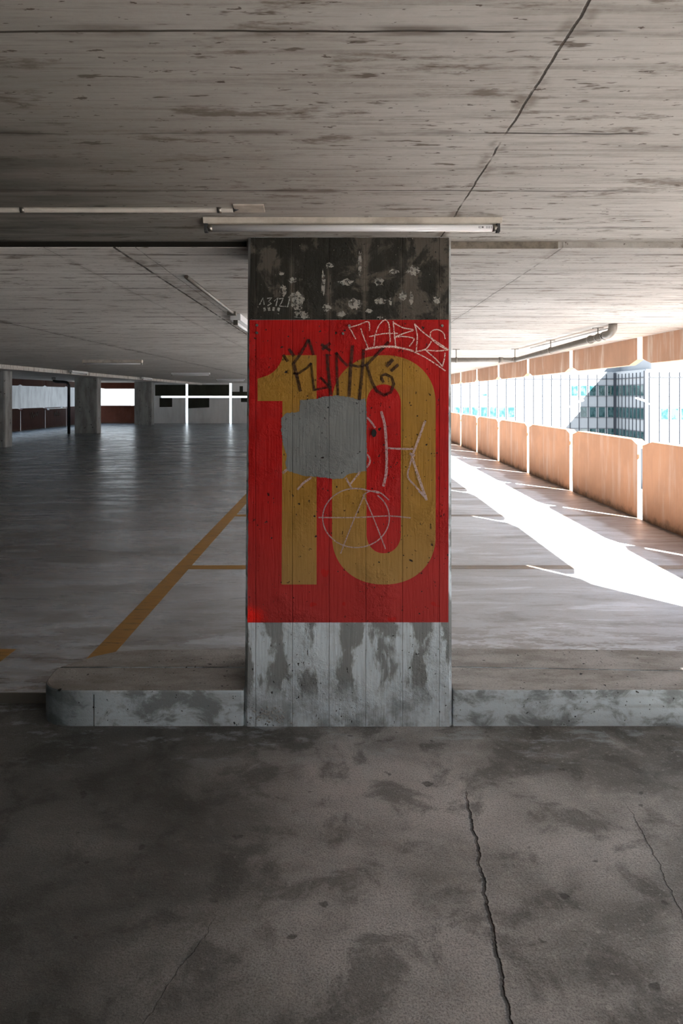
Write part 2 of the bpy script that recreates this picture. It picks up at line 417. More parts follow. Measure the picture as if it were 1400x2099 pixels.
FL = .048                      # upper deck level
CN = EYE+.722; CF = EYE+.695   # ceiling near / far
XR = 3.54; XL = -13.5; YB = 36.5; Y0 = -11.0
YP = 3.10                      # pillar front
# ------------------------------------------------------------------ setting
def slab(name, x0, x1, y0, y1, z0, z1, mat): return struct(name, B(x0, x1, y0, y1, z0, z1), mat)
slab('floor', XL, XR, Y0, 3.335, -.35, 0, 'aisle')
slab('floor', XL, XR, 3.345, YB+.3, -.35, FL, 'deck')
slab('trim_1', XL, -1.30, 3.335, 3.345, -.35, FL+.002, 'steel')
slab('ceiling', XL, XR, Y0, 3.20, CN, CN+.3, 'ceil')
slab('ceiling', -7.5, XR, 3.20, YB+.3, CF, CN+.3, 'ceilfar')
slab('ceiling', XL, -7.5, 3.20, YB+.3, EYE+.72, CN+.3, 'ceilfar')
slab('trim_2', -7.56, -7.40, 3.24, YB, EYE+.60, EYE+.73, 'ceilfar')
slab('upper_storeys_added', XL-.2, XR+.1, Y0-.2, YB+.5, CN+.3, CN+7.5, 'upper')  # unseen block added overhead to keep sun off the outside wall
slab('wall_rear', XL, XR, Y0-.3, Y0, -.35, CN, 'upper')  # unseen wall put behind the viewer to shape the light
slab('wall_left_added', -4.8, -4.5, Y0, 2.6, 0, CN, 'outw')  # dark wall added out of frame to block and absorb light at left
slab('wall_outside', -17.4, -17.0, -14, 47.0, -12, 3.6, 'outw')
slab('ground', -150, 190, -120, 260, -12.4, -12, 'ground')
# joint strips under the step in the ceiling
o = obj('joint_strip', B(.50, 1.015, 3.185, 3.20, CF-.006, CN-.001), 'strip'); tag(o, 'short dirty joint strip on the ceiling right of the red pillar', 'joint strip')
o = obj('joint_strip', B(-2.6, -.44, 3.19, 3.20, CF+.004, CN-.001), 'dark'); tag(o, 'long black joint strip in the ceiling left of the red pillar', 'joint strip')

# back wall: panels with open slots
gx = [-9.6, -8.22, -5.88, -3.54, -1.2, 1.14, XR]
for i in range(6):
    a, b = gx[i]+(.065 if i else 0), gx[i+1]-(.065 if i < 5 else 0)
    up = struct('wall_back', B(a, b, YB, YB+.16, EYE+.012, CF+.02), 'wallw')
    lo = struct('wall_back', B(a, b, YB, YB+.16, FL-.3, EYE-.085), 'wallw')
    def patch(par, px0, px1, py0, py1, dy=0.0):
        k = YB/1400
        bm = bmesh.new()
        prism(bm, [((px0-698)*k, EYE+(812-py0)*k), ((px1-698)*k, EYE+(812-py0)*k), ((px1-698)*k, EYE+(812-py1+dy)*k), ((px0-698)*k, EYE+(812-py1)*k)], 'y', YB-.004, YB)
        p = obj('painted_patch', bm, 'walld', par); p['label'] = 'near-black painted rectangle'
    if i == 0: patch(up, 318, 380.5, 788.5, 811.2); patch(lo, 327, 353, 815.5, 834.5, .4)
    if i == 1: patch(up, 385.5, 469.6, 788.5, 811.2); patch(lo, 386, 429, 815.5, 837, 2)
    if i == 2: patch(up, 475.6, 520, 803, 811.2, 0); patch(up, 491, 498, 791.5, 803.2); patch(lo, 494, 520, 815.5, 824)

# ------------------------------------------------------------------ main pillar
K = 1/451.6
def fx(px): return (px-698)*K
def fz(py): return EYE+(812-py)*K
pil = thing('pillar', 'concrete pillar painted red with a big ochre number 10 and graffiti', 'pillar', (0, YP, 0))
bm = bmesh.new()
def ring(z, xl, xr, y0, y1, c):
    return [bm.verts.new(p+(z,)) for p in ((xl+c, y0), (xr-c, y0), (xr, y0+c), (xr, y1-c), (xr-c, y1), (xl+c, y1), (xl, y1-c), (xl, y0+c))]
lo = ring(0-.02, fx(500.5), fx(927), YP, YP+.44, .014); hi = ring(CN, fx(508), fx(925), YP, YP+.44, .014)
for i in range(8): bm.faces.new((lo[i], lo[(i+1) % 8], hi[(i+1) % 8], hi[i]))
bm.faces.new(lo); bm.faces.new(hi)
obj('shaft', bm, 'pillar', pil)
def plate(name, pts, mat, lay, th=.0006, label=None, parent=None):
    bm = bmesh.new(); y = YP-.0006*lay
    prism(bm, [(fx(a), fz(b)) for a, b in pts], 'y', y-th, y)
    o = obj(name, bm, mat, parent or pil)
    if label: o['label'] = label
    return o
plate('paint_band', [(514, 487), (920.5, 487), (920, 655.5), (511.5, 655.5)], 'band', 0, label='scuffed dark brown painted band')
rj = [(511.5, 656)]+[(919.5, 655.5), (919, 1275.5)]+[(507.5, 1277)]
# rough left edge
le = [(507.6+(511.5-507.6)*(1-i/60)+random.uniform(-.8, .6), 656+(1276-656)*i/60) for i in range(60, 0, -1)]
red = plate('paint_panel', [(511.5, 656), (920, 655.5), (919, 1275.5)]+le, 'red', 0, label='red painted panel')
one = [(649, 728), (649, 1198), (577.3, 1198), (579, 822), (528, 822), (528, 776.5), (538, 773), (549, 769.5), (559, 763.5), (567, 756), (573, 747), (577.5, 738), (580, 728)]
plate('numeral', one, 'ochre', 1, label='ochre numeral 1')
def super_o(cx, hw, y0, y1, ry, n=2.3):
    P = []
    for k in range(128):
        t = 2*math.pi*k/128; c, s = math.cos(t), math.sin(t)
        x = cx+hw*math.copysign(abs(c)**(2/n), c)
        e = math.copysign(abs(s)**(2/n), s)
        y = (y1-ry+ry*e) if s > 0 else (y0+ry+ry*e)
        P.append((x, y))
    return P
outer = super_o(786.8, 106.2, 728, 1198, 100, 2.15); inner = super_o(786.5, 35.2, 788, 1134, 40, 2.1)
bm = bmesh.new(); ya = YP-.0012; yb = YP-.0006
vo = [[bm.verts.new((fx(a), y, fz(b))) for a, b in outer] for y in (ya, yb)]
vi = [[bm.verts.new((fx(a), y, fz(b))) for a, b in inner] for y in (ya, yb)]
for k in range(128):
    j = (k+1) % 128
    bm.faces.new((vo[0][k], vo[0][j], vi[0][j], vi[0][k])); bm.faces.new((vo[1][k], vi[1][k], vi[1][j], vo[1][j]))
    bm.faces.new((vo[0][k], vo[1][k], vo[1][j], vo[0][j])); bm.faces.new((vi[0][k], vi[0][j], vi[1][j], vi[1][k]))
obj('numeral', bm, 'ochre', pil)['label'] = 'ochre numeral 0'
# zoom coordinates to photo pixels
def z3(p): return (500+p[0]/3.256, 480+p[1]/3.256)
def z4(p): return (500+p[0]/3.256, 780+p[1]/3.256)
gp = [(375, 130), (480, 122), (540, 106), (620, 100), (700, 110), (760, 125), (810, 120), (818, 200), (818, 330), (820, 450), (818, 602), (770, 612), (700, 622), (660, 652), (600, 660), (530, 646), (480, 642), (400, 636), (340, 618), (290, 600), (278, 560), (286, 500), (262, 430), (250, 330), (252, 250), (280, 218), (370, 208)]
def dense(pts, jit, step=4, closed=True):
    out = []; n = len(pts)
    for i in range(n if closed else n-1):
        a, b = Vector(pts[i]), Vector(pts[(i+1) % n]); m = max(1, int((b-a).length/step))
        for k in range(m):
            p = a.lerp(b, k/m); out.append((p.x+random.uniform(-jit, jit), p.y+random.uniform(-jit, jit)))
    return out
plate('cover_up', dense([z4(p) for p in gp], .9, 2.2), 'greyp', 4, .0006, 'light grey rolled cover-up paint')
def ribbon(bm, pts, w, y, smooth=True):
    P = [Vector(p) for p in pts]
    if smooth and len(P) > 2:
        Q = []
        for i in range(len(P)-1):
            p0, p1, p2, p3 = P[max(i-1, 0)], P[i], P[i+1], P[min(i+2, len(P)-1)]
            for k in range(6):
                t = k/6; Q.append(.5*((2*p1)+(p2-p0)*t+(2*p0-5*p1+4*p2-p3)*t*t+(3*p1-p0-3*p2+p3)*t**3))
        P = Q+[P[-1]]
    L = []; R = []
    for i, p in enumerate(P):
        d = (P[min(i+1, len(P)-1)]-P[max(i-1, 0)]).normalized(); nrm = Vector((-d.y, d.x))
        ww = w*.5*random.uniform(.88, 1.1)
        a = p+nrm*ww; b = p-nrm*ww
        L.append((a, b))
    V = [[(bm.verts.new((fx(a.x), yy, fz(a.y))), bm.verts.new((fx(b.x), yy, fz(b.y)))) for a, b in L] for yy in (y-.0003, y)]
    for i in range(len(L)-1):
        bm.faces.new((V[0][i][0], V[0][i+1][0], V[0][i+1][1], V[0][i][1]))
def graffiti(name, strokes, zz, w, mat, lay, label, smooth=True):
    bm = bmesh.new()
    for i, s in enumerate(strokes):
        ww = w
        if isinstance(s, tuple): s, ww = s
        ribbon(bm, [zz(p) for p in s], ww, YP-.0006*lay-.00004*i, smooth)
    for v in [v for v in bm.verts if not v.link_faces]: bm.verts.remove(v)
    o = obj(name, bm, mat, pil); o['label'] = label; return o
tagk = [[(300, 765), (335, 815)], [(262, 805), (293, 850)], [(330, 858), (352, 940), (378, 1050)], [(332, 862), (385, 790), (432, 702)], [(432, 702), (448, 750), (464, 808)],
        ([(328, 930), (365, 930), (425, 890), (450, 860)], 4.5), ([(448, 860), (458, 950), (470, 1046)], 5), ([(470, 1040), (520, 1030), (585, 1020)], 4.5), ([(510, 955), (540, 985), (580, 1030)], 5),
        [(555, 800), (562, 900), (580, 1072)], [(515, 735), (578, 778)], [(578, 728), (522, 770)], ([(618, 790), (622, 930), (628, 1075)], 5), ([(612, 790), (650, 838), (692, 880)], 6),
        [(725, 742), (712, 900), (702, 1083)], [(800, 770), (788, 930), (770, 1108)], ([(700, 868), (760, 885), (822, 872)], 5), ([(966, 720), (900, 790), (820, 872)], 6),
        ([(818, 868), (836, 930), (855, 990), (885, 1045), (935, 1075), (980, 1055), (1000, 1000), (985, 955), (945, 935), (918, 945), (920, 970), (932, 990)], 6),
        [(995, 835), (950, 885)], [(1030, 870), (980, 915)]]
graffiti('graffiti_tag', tagk, z3, 6.4, 'marker', 6, 'dark brown marker tag', False)
ch = [[(698, 625), (765, 606), (830, 585), (838, 645)], [(700, 625), (722, 655), (746, 702)], [(780, 630), (800, 690), (832, 768)],
      [(868, 745), (875, 680), (900, 612), (940, 572), (966, 600), (972, 660), (976, 722)], [(835, 685), (930, 665), (1026, 663)],
      [(995, 580), (1003, 660), (1012, 752)], [(995, 590), (1060, 625), (1130, 640), (1060, 665), (1000, 690)], [(1000, 690), (1060, 684), (1130, 695), (1125, 720), (1102, 750)],
      [(1138, 598), (1156, 680), (1148, 790)], [(1138, 600), (1200, 660), (1280, 715), (1362, 770)], [(1148, 785), (1215, 765), (1250, 715)],
      [(1342, 700), (1330, 660), (1290, 638), (1250, 650), (1246, 690), (1290, 735), (1360, 775)], [(1362, 772), (1290, 780), (1200, 772)], [(1215, 778), (1275, 830), (1325, 885)], [(1343, 790), (1335, 840), (1322, 885)],
      [(810, 772), (900, 757), (1010, 757), (1130, 785), (1240, 842), (1345, 914)], [(812, 766), (900, 750), (1010, 751), (1130, 778)]]
graffiti('chalk_tag', ch, z3, 2.4, 'chalk', 9, 'pink-white chalk tag with ticked underline')
el = [(748+222*math.cos(t), 915+197*math.sin(t)) for t in [math.radians(a) for a in range(-50, 290, 12)]]
graffiti('circled_letter', [el, [(645, 1152), (720, 960), (800, 770)], [(800, 765), (870, 930), (945, 1122)], [(497, 912), (750, 912), (960, 902), (1112, 915)], [(792, 765), (840, 738), (905, 745), (968, 797)], [(700, 722), (780, 722), (900, 750)]], z4, 2.5, 'white', 12, 'pale circled letter A')
graffiti('pale_strokes', [([(915, 205), (940, 300), (950, 450), (950, 600), (930, 705)], 5.6), ([(955, 450), (1050, 455), (1132, 455)], 4), ([(1208, 268), (1160, 400), (1130, 480)], 5),
      ([(1130, 480), (1110, 550), (1093, 640), (1150, 710), (1215, 790)], 3.6), ([(1115, 485), (1150, 600), (1218, 798)], 5.5), ([(1105, 485), (1140, 500)], 5), ([(1165, 735), (1215, 770)], 4.5),
      [(820, 245), (850, 278), (876, 316)], ([(820, 490), (840, 520), (838, 548), (820, 580)], 3.5), [(775, 608), (708, 692)], [(680, 648), (722, 722)], ([(258, 617), (290, 593)], 5), ([(358, 727), (400, 680), (452, 646)], 4.5)], z4, 4.0, 'white', 16, 'pale marker strokes like an H and K')
graffiti('scratched_numbers', [[(104, 472), (128, 425), (136, 472)], [(155, 430), (186, 424), (164, 450), (184, 462), (158, 478)], [(202, 448), (226, 425), (214, 480)], [(234, 432), (262, 428), (252, 455), (236, 480), (292, 484), (306, 430)],
      ([(136, 490), (140, 514)], 5), ([(166, 488), (170, 512)], 5), ([(200, 488), (196, 512)], 5), ([(234, 490), (228, 514)], 5)], z3, 2.6, 'scratch', 2, 'grey 1312 scrawl above four dots', False)
def blob(cx, cy, rx, ry, n=22, j=.35):
    return [(cx+rx*math.cos(t)*random.uniform(1-j, 1+j), cy+ry*math.sin(t)*random.uniform(1-j, 1+j)) for t in [2*math.pi*k/n for k in range(n)]]
bm = bmesh.new(); i = 0
for cx, cy, rx, ry in ((248, 262, 18, 12), (325, 305, 26, 20), (262, 375, 22, 36), (355, 440, 50, 60), (385, 540, 50, 28), (555, 490, 24, 26), (572, 208, 24, 16), (682, 322, 48, 22), (655, 532, 30, 18), (735, 465, 44, 36), (900, 318, 34, 26),
                       (915, 447, 38, 24), (1062, 415, 24, 30), (1118, 430, 14, 46), (978, 450, 10, 28), (835, 512, 22, 14), (1130, 245, 40, 30), (1000, 250, 30, 16), (905, 560, 22, 10), (1290, 440, 26, 30), (530, 330, 14, 80), (775, 200, 12, 100)):
    prism(bm, [(fx(a), fz(b)) for a, b in [z3(p) for p in blob(cx, cy, rx, ry)]], 'y', YP-.0012-.00003*i, YP-.0010-.00003*i); i += 1
obj('chipped_paint', bm, 'chip', pil)['label'] = 'pale chipped patches'
plate('spray_dot', [z4(p) for p in blob(867, 350, 17, 27, 24, .08)], 'black', 18, label='black sprayed dot')
for a, b in ((527, 667), (527, 682.5), (703, 684), (716, 668), (906, 668)):
    bm = bmesh.new(); tube(bm, [(fx(a), YP-.010, fz(b)), (fx(a), YP, fz(b))], .0062, 8); tube(bm, [(fx(a), YP-.014, fz(b)), (fx(a), YP-.01, fz(b))], .003, 8)
    obj('anchor_bolt', bm, 'metal', pil)
bm = bmesh.new()
for k in range(80):
    a = 558+random.gauss(0, 17); b = 1466+random.gauss(0, 8)
    r = random.uniform(.004, .009)
    m = Matrix.Translation((fx(a), YP+r*.3, max(fz(b), .01))) @ Matrix.Rotation(random.uniform(0, 3), 4, 'Y') @ Matrix.Diagonal((1, .8, .7, 1))
    bmesh.ops.create_icosphere(bm, subdivisions=1, radius=r, matrix=m)
o = obj('exposed_gravel', bm, 'stone', pil); o['kind'] = 'stuff'

# ------------------------------------------------------------------ kerbs
kh = .164
kl = thing('kerb', 'raised concrete kerb with a rounded end, left of the red pillar', 'kerb', (-.9, 3.1, 0))
bm = bmesh.new()
xr_ = fx(499.5)
arc = []
for k in range(9):
    t = math.pi*(.5+.5*k/8)       # front-left corner
    arc.append((-1.235+.155*math.cos(t), 3.25-.145*math.sin(t)))
prism(bm, [(xr_, 3.105)]+arc+[(-1.398, 3.33), (-1.39, 3.369), (xr_, 3.369)], 'z', -.02, kh)
obj('front_block', bm, 'kerb', kl, .010)
bm = bmesh.new(); prism(bm, [(xr_, 3.382), (-1.39, 3.379), (-1.27, 3.52), (-1.17, 3.59), (-1.02, 3.615), (xr_, 3.615)], 'z', 0, kh-.003)
obj('back_block', bm, 'kerb', kl, .006)
o = obj('joint_line', B(-1.12-.0015, -1.12+.001, 3.103, 3.106, 0, kh-.02), 'dark', kl)
kr = thing('kerb', 'long straight concrete kerb running off to the right of the red pillar', 'kerb', (2.0, 3.1, 0))
xk = fx(928.5)
bm = bmesh.new(); prism(bm, [(xk, 3.105), (3.2, 3.105), (3.2, 3.25), (xk, 3.368)], 'z', -.02, kh+.002)
obj('front_block', bm, 'kerb', kr, .006)
bm = bmesh.new(); prism(bm, [(xk, 3.379), (3.2, 3.258), (3.2, 3.54), (xk, 3.63)], 'z', 0, kh)
obj('back_block', bm, 'kerb', kr, .005)

# ------------------------------------------------------------------ painted lines on the deck
def mark(x0, x1, y0, y1, label):
    o = obj('parking_line', B(x0, x1, y0, y1, FL+.0002, FL+.001), 'line'); tag(o, label, 'parking line', None)
mark(-1.405, -1.275, 3.56, 16.0, 'long yellow line running away from the kerb left of the pillar')
mark(-1.275, 3.42, 5.73, 5.86, 'nearest thin yellow cross line, passing behind the red pillar')
mark(-1.275, 3.42, 8.24, 8.37, 'second yellow cross line behind the red pillar')
mark(-1.275, 3.42, 10.68, 10.81, 'third, faintest yellow cross line at the far right')
mark(-2.05, -1.86, 3.66, 3.92, 'yellow paint patch at the left frame edge, upper of two')
mark(-2.05, -1.86, 3.40, 3.63, 'yellow paint patch at the left frame edge, lower of two')

# ------------------------------------------------------------------ parapets and upper beams
ORD = ['nearest', 'second nearest', 'third nearest', 'fourth nearest', 'fifth nearest', 'sixth nearest', 'seventh nearest', 'eighth nearest']
GAP = .135; PITCH = 2.41
def panel_outline(a, b, bot, top, cl=.27, cd=.055):
    return [(a, bot), (b, bot), (b, top-cd), (b-cl*.9, top), (a+cl*.6, top), (a, top-cd)]
def beam_outline(a, b, bot, top, cl=.24, cd=.06):
    return [(a, top), (b, top), (b, bot+cd), (b-cl*.9, bot), (a+cl, bot), (a, bot+cd)]
def make_panel(x, s, a, b, mat, name='parapet_panel', th=.042):
    bm = bmesh.new(); top = EYE-.523
    prism(bm, panel_outline(a, b, -.34, top), 'x', x, x+s*th)
    bo = panel_outline(a, b, -.34, top)[2:]
    low = [(u, v-.05) for u, v in reversed(bo)]
    prism(bm, bo+low, 'x', x+s*th, x+s*.13)
    return obj(name, bm, mat, None, .004)
def make_beam(x, s, a, b, mat, th=.085, bot=None):
    bm = bmesh.new(); prism(bm, beam_outline(a, b, bot or EYE+.377, CN+.3), 'x', x, x+s*th)
    return obj('upper_beam', bm, mat, None, .004)
J = 8.08-2*PITCH
for k in range(-6, 14):
    a, b = J+k*PITCH+GAP/2, J+(k+1)*PITCH-GAP/2
    if k == -1: b -= .0
    if k == 13: b = YB
    p = make_panel(XR, 1, a, b, 'orange'); q = make_beam(XR, 1, a, b, 'rust')
    # k = 1 reaches the frame edge
    if 1 <= k < 7:
        n = ORD[k-1]
        tag(p, n+' orange-brown concrete parapet panel visible along the right side', 'parapet panel', 'orange parapet panels on the right')
        tag(q, n+' weathered brown beam panel hanging under the ceiling at right', 'beam', 'upper beam panels on the right')
    elif k >= 7:
        tag(p, 'orange-brown parapet panel far back on the right, behind the red pillar', 'parapet panel', 'hidden far parapet panels')
        tag(q, 'weathered brown beam panel far back on the right, behind the red pillar', 'beam', 'hidden far beam panels')
    elif k == 0:
        tag(p, 'orange-brown parapet panel just outside the right frame edge', 'parapet panel')
        tag(q, 'weathered brown beam panel just outside the right frame edge', 'beam')
    else:
        tag(p, 'orange-brown parapet panel on the right beside or behind the viewer', 'parapet panel', 'parapet panels out of frame')
        tag(q, 'weathered brown beam panel on the right beside or behind the viewer', 'beam', 'beam panels out of frame')
# wall column at the right opening (out of frame, it ends the patch of sun)
o = obj('pillar', B(3.20, XR-.002, 1.7, J-.07, 0, CN), 'farpil'); tag(o, 'plain concrete wall pillar at the right opening, out of frame', 'pillar')
# left side, dark red brown
for k in range(-6, 10):
    a, b = 12.0+k*PITCH+.06, 12.0+(k+1)*PITCH-.06
    if a > YB-.3: continue
    b = min(b, YB-.1)
    p = make_panel(XL, -1, a, b, 'brown'); q = make_beam(XL, -1, a, b, 'brown', .085, EYE+.44)
    if k in (6, 7, 8):
        w = {6: 'leftmost', 7: 'middle', 8: 'rightmost'}[k]
        tag(p, w+' of the dark red-brown parapet panels at far left, with pale scrawl', 'parapet panel', 'dark parapet panels on the left')
        tag(q, w+' of the dark beams above the far left parapet', 'beam', 'dark beams on the left')
        c = (a+b)/2
        bm = bmesh.new()
        tube(bm, [(XL+.012, c-.35+.09*t, EYE-.66-(.22 if t % 2 else .02)-random.uniform(0, .12)) for t in range(9)], .009, 5)
        g_ = obj('graffiti_scrawl', bm, 'scratch', p)
        g_['label'] = 'pale scrawl'
    else:
        tag(p, 'dark red-brown parapet panel on the far left, out of view', 'parapet panel', 'dark parapet panels out of view')
        tag(q, 'dark brown beam on the far left, out of view', 'beam', 'dark beams out of view')
# end of the building, between the two far pillars
bm = bmesh.new(); prism(bm, [(XL, -.3), (-10.35, -.3), (-10.35, EYE-.50), (XL+.7, EYE-.50), (XL+.42, EYE-.56), (XL, EYE-.56)], 'y', YB, YB+.12)
tag(obj('parapet_panel', bm, 'endbrown'), 'red-brown parapet panel under the bright opening between two far pillars', 'parapet panel')
bm = bmesh.new(); prism(bm, [(XL, CN), (-10.35, CN), (-10.35, EYE+.39), (XL+.9, EYE+.39), (XL+.5, EYE+.46), (XL, EYE+.46)], 'y', YB, YB+.10)
tag(obj('upper_beam', bm, 'endbrown'), 'red-brown beam over the bright opening between two far pillars', 'beam')
slab('wall_back', -10.35, -9.6, YB, YB+.16, -.3, CN, 'wallw')

# far pillars
for y, lab in ((19.4, 'concrete pillar cut off by the left frame edge'), (26.75, 'broad concrete pillar beside the black downpipe at left'), (34.5, 'dark concrete pillar between bright opening and white back wall')):
    bm = bmesh.new(); prism(bm, [(-10.42+.02, y), (-9.55-.02, y), (-9.53, y+.02), (-9.53, y+.42), (-10.42, y+.42), (-10.42, y+.02)], 'z', FL, EYE+.725)
    tag(obj('pillar', bm, 'farpil'), lab, 'pillar', 'concrete pillars in the far row')

# black downpipe
dp = thing('downpipe', 'black downpipe with a bend, left of the broad far pillar', 'pipe', (-10.5, 26.5, FL))
bm = bmesh.new(); y = 26.4
tube(bm, [(-10.50, y, FL), (-10.50, y, 1.92), (-10.52, y, 1.99), (-10.58, y, 2.03), (-10.70, y, 2.05), (-10.9, y, 2.06), (-11.02, y, 2.07), (-11.08, y, 2.10), (-11.09, y, 2.20)], .055, 14)
obj('pipe_run', bm, 'pipeblk', dp)
bm = bmesh.new(); tube(bm, [(-11.09, y, 2.13), (-11.09, y, 2.22)], .075, 14); obj('socket', bm, 'metal', dp)['label'] = 'bare metal socket'
o = obj('rail', B(-13.42, -13.34, 31.2, 33.3, EYE-.60, EYE-.55), 'batten'); tag(o, 'thin pale rail along the far left parapet by the downpipe', 'rail')
bm = bmesh.new(); 
o2 = obj('bracket', B(-13.48, -13.40, 32.9, 32.95, EYE-.60, EYE-.50), 'batten', o)
o3 = obj('bracket', B(-13.48, -13.40, 31.4, 31.45, EYE-.64, EYE-.56), 'batten', o)

# ------------------------------------------------------------------ fluorescent lamp over the pillar
lz = 2.78; s = lz/1400
x0, x1 = (418-698)*s, (1027-698)*s
lamp = thing('fluorescent_lamp', 'unlit bare fluorescent tube lamp above the red pillar', 'lamp', (0, lz, CN))
bm = bmesh.new(); prism(bm, [(lz-.028, CN), (lz-.02, CN-.022), (lz+.10, CN-.028), (lz+.16, CN-.004), (lz+.16, CN)], 'x', x0, x1)
obj('housing', bm, 'lamp', lamp, .002)
bm = bmesh.new(); th = EYE+.684; tube(bm, [(x0+.022, lz, th), (x1-.022, lz, th)], .0140, 24); obj('tube', bm, 'tube', lamp)
for a, d in ((x0+.012, 1), (x1-.012, -1)):
    bm = bmesh.new(); tube(bm, [(a+d*.004, lz, th), (a+d*.024, lz, th)], .0148, 20); obj('end_cap', bm, 'metal', lamp)
    bm = bmesh.new(); box(bm, a-.008, a+.006, lz-.014, lz+.014, th-.018, CN-.015); tube(bm, [(a-.009, lz, th-.006), (a+.005, lz, th-.006)], .015, 16)
    obj('lamp_holder', bm, 'ink', lamp, .002)
bm = bmesh.new()   # printed mark on the tube
def prt(xa, xb, za, zb): 
    yy = lz-math.sqrt(max(.01415**2-((za+zb)/2)**2, 0)); box(bm, xa, xb, yy-.0004, yy, th+za, th+zb)
bx = (980-698)*s
prt(bx, bx+.002, -.004, .004); prt(bx+.004, bx+.010, .002, .0035); prt(bx+.004, bx+.010, -.0035, -.002); prt(bx+.0125, bx+.019, -.0005, .001); prt(bx+.0125, bx+.019, .0025, .0035); prt(bx+.0125, bx+.015, -.0035, .0035); prt(bx+.0165, bx+.019, -.0035, .0035)
for r in range(3):
    for c_ in range(5): prt(bx+.030+c_*.009, bx+.036+c_*.009, -.004+r*.003, -.0028+r*.003)
prt(bx+.074, bx+.077, -.003, .003)
obj('printed_mark', bm, 'ink', lamp)['label'] = 'small printed mark on the tube'

# conduit left of it
cd = thing('conduit', 'pale horizontal ceiling conduit entering from the left edge', 'conduit', (-1, 2.62, CN))
cy = 2.62; cz = EYE+(812-430)/1400*cy
bm = bmesh.new(); tube(bm, [(-3.4, cy, cz), ((478-698)/1400*cy, cy, cz)], .0105, 16); obj('pipe', bm, 'conduit', cd)
for px in (47, 450):
    a = (px-698)/1400*cy
    bm = bmesh.new(); tube(bm, [(a-.008, cy, cz), (a+.008, cy, cz)], .0135, 16); box(bm, a-.008, a+.008, cy+.008, cy+.04, CN-.004, CN); box(bm, a-.006, a+.006, cy-.004, cy+.006, cz, CN)
    obj('clamp', bm, 'metal', cd)
a = (478-698)/1400*cy
bm = bmesh.new(); tube(bm, [(a, cy, cz), (a+.022, cy, cz+.002)], [.009, .002], 12); obj('cable_end', bm, 'ink', cd)
bm = bmesh.new(); prism(bm, [((477-698)/1400*2.56, 2.565), ((540-698)/1400*2.56, 2.565), ((543-698)/1400*2.66, 2.665), ((480-698)/1400*2.66, 2.665)], 'z', CN-.006, CN)
tag(obj('cover_plate', bm, 'lamp', None, .001), 'small tilted cover plate on the ceiling at the conduit end', 'plate')

# ------------------------------------------------------------------ battens on the far ceiling
def batten(x, y, along, label, ceil, L=1.14, group=None, mat='batten'):
    t = thing('fluorescent_lamp', label, 'lamp', (x, y, ceil), group)
    hx, hy = (L/2, .045) if along == 'x' else (.045, L/2)
    bm = bmesh.new(); box(bm, x-hx, x+hx, y-hy, y+hy, ceil-.055, ceil); obj('housing', bm, mat, t, .006)
    bm = bmesh.new()
    if along == 'x': tube(bm, [(x-hx+.03, y, ceil-.075), (x+hx-.03, y, ceil-.075)], .014, 12)
    else: tube(bm, [(x, y-hy+.03, ceil-.075), (x, y+hy-.03, ceil-.075)], .014, 12)
    obj('tube', bm, 'tube', t)
    for s_ in (-1, 1):
        bm = bmesh.new()
        if along == 'x': box(bm, x+s_*(hx-.015)-.012, x+s_*(hx-.015)+.012, y-.018, y+.018, ceil-.095, ceil-.05)
        else: box(bm, x-.018, x+.018, y+s_*(hy-.015)-.012, y+s_*(hy-.015)+.012, ceil-.095, ceil-.05)
        obj('lamp_holder', bm, 'metal', t)
    return t
batten(-4.37, 13.1, 'x', 'cream tube lamp on the left ceiling, nearest in its row of three', CF, mat='lamp')
batten(-4.43, 20.2, 'x', 'pale tube lamp before the white slotted wall, second in its row at left', CF)
batten(-4.43, 27.5, 'x', 'farthest pale tube lamp, just left of the red pillar', CF)
batten(-7.28, 19.0, 'y', 'short looking tube lamp fixed beside the ceiling beam at far left', CF)
batten(-7.28, 25.7, 'y', 'tiny tube lamp beside the ceiling beam above the dark far pillar', CF)
batten(-.885, 6.35, 'y', 'tube lamp pointing away, half hidden by the left side of the red pillar', CF, 1.2)
cc = thing('conduit', 'straight grey conduit receding on the ceiling towards the half hidden lamp', 'conduit', (-.885, 4.5, CF))
bm = bmesh.new(); tube(bm, [(-.885, 3.92, CF-.010), (-.885, 5.72, CF-.010)], .012, 12); obj('pipe', bm, 'pipe', cc)
bm = bmesh.new(); box(bm, -.93, -.86, 5.60, 5.66, CF-.03, CF); obj('bracket', bm, 'metal', cc)

# ------------------------------------------------------------------ drain pipe at right
dr = thing('drain_pipe', 'grey drain pipe hanging under the right ceiling with an elbow', 'pipe', (2.6, 8, CF))
def arcpts(p0, p1, p2, n=7):
    return [tuple((Vector(p0)*(1-t)**2+Vector(p1)*2*t*(1-t)+Vector(p2)*t*t)) for t in [k/n for k in range(n+1)]]
bm = bmesh.new()
h1 = EYE+.535; h2 = EYE+.600
tube(bm, [(.2, 10.1, h1-.005), (2.42, 10.1, h1)]+arcpts((2.45, 10.1, h1), (2.58, 10.1, h1), (2.59, 9.95, h1+.002))+[(2.62, 6.72, h2)], .034, 18)
obj('pipe_run', bm, 'pipe', dr)
bm = bmesh.new(); tube(bm, [(2.62, 6.76, h2)]+arcpts((2.62, 6.70, h2), (2.62, 6.575, h2), (2.62, 6.57, CF-.02), 9)+[(2.62, 6.57, CF)], .041, 20); obj('elbow', bm, 'pipe', dr)
for a in ((2.62, 6.78), (2.617, 7.15), ):
    z = h1+(h2-h1)*(10.1-a[1])/3.38
    bm = bmesh.new(); tube(bm, [(a[0], a[1]-.012, z), (a[0], a[1]+.012, z)], .043, 18); obj('clamp_ring', bm, 'metal' if a[1] < 7 else 'pipe', dr)
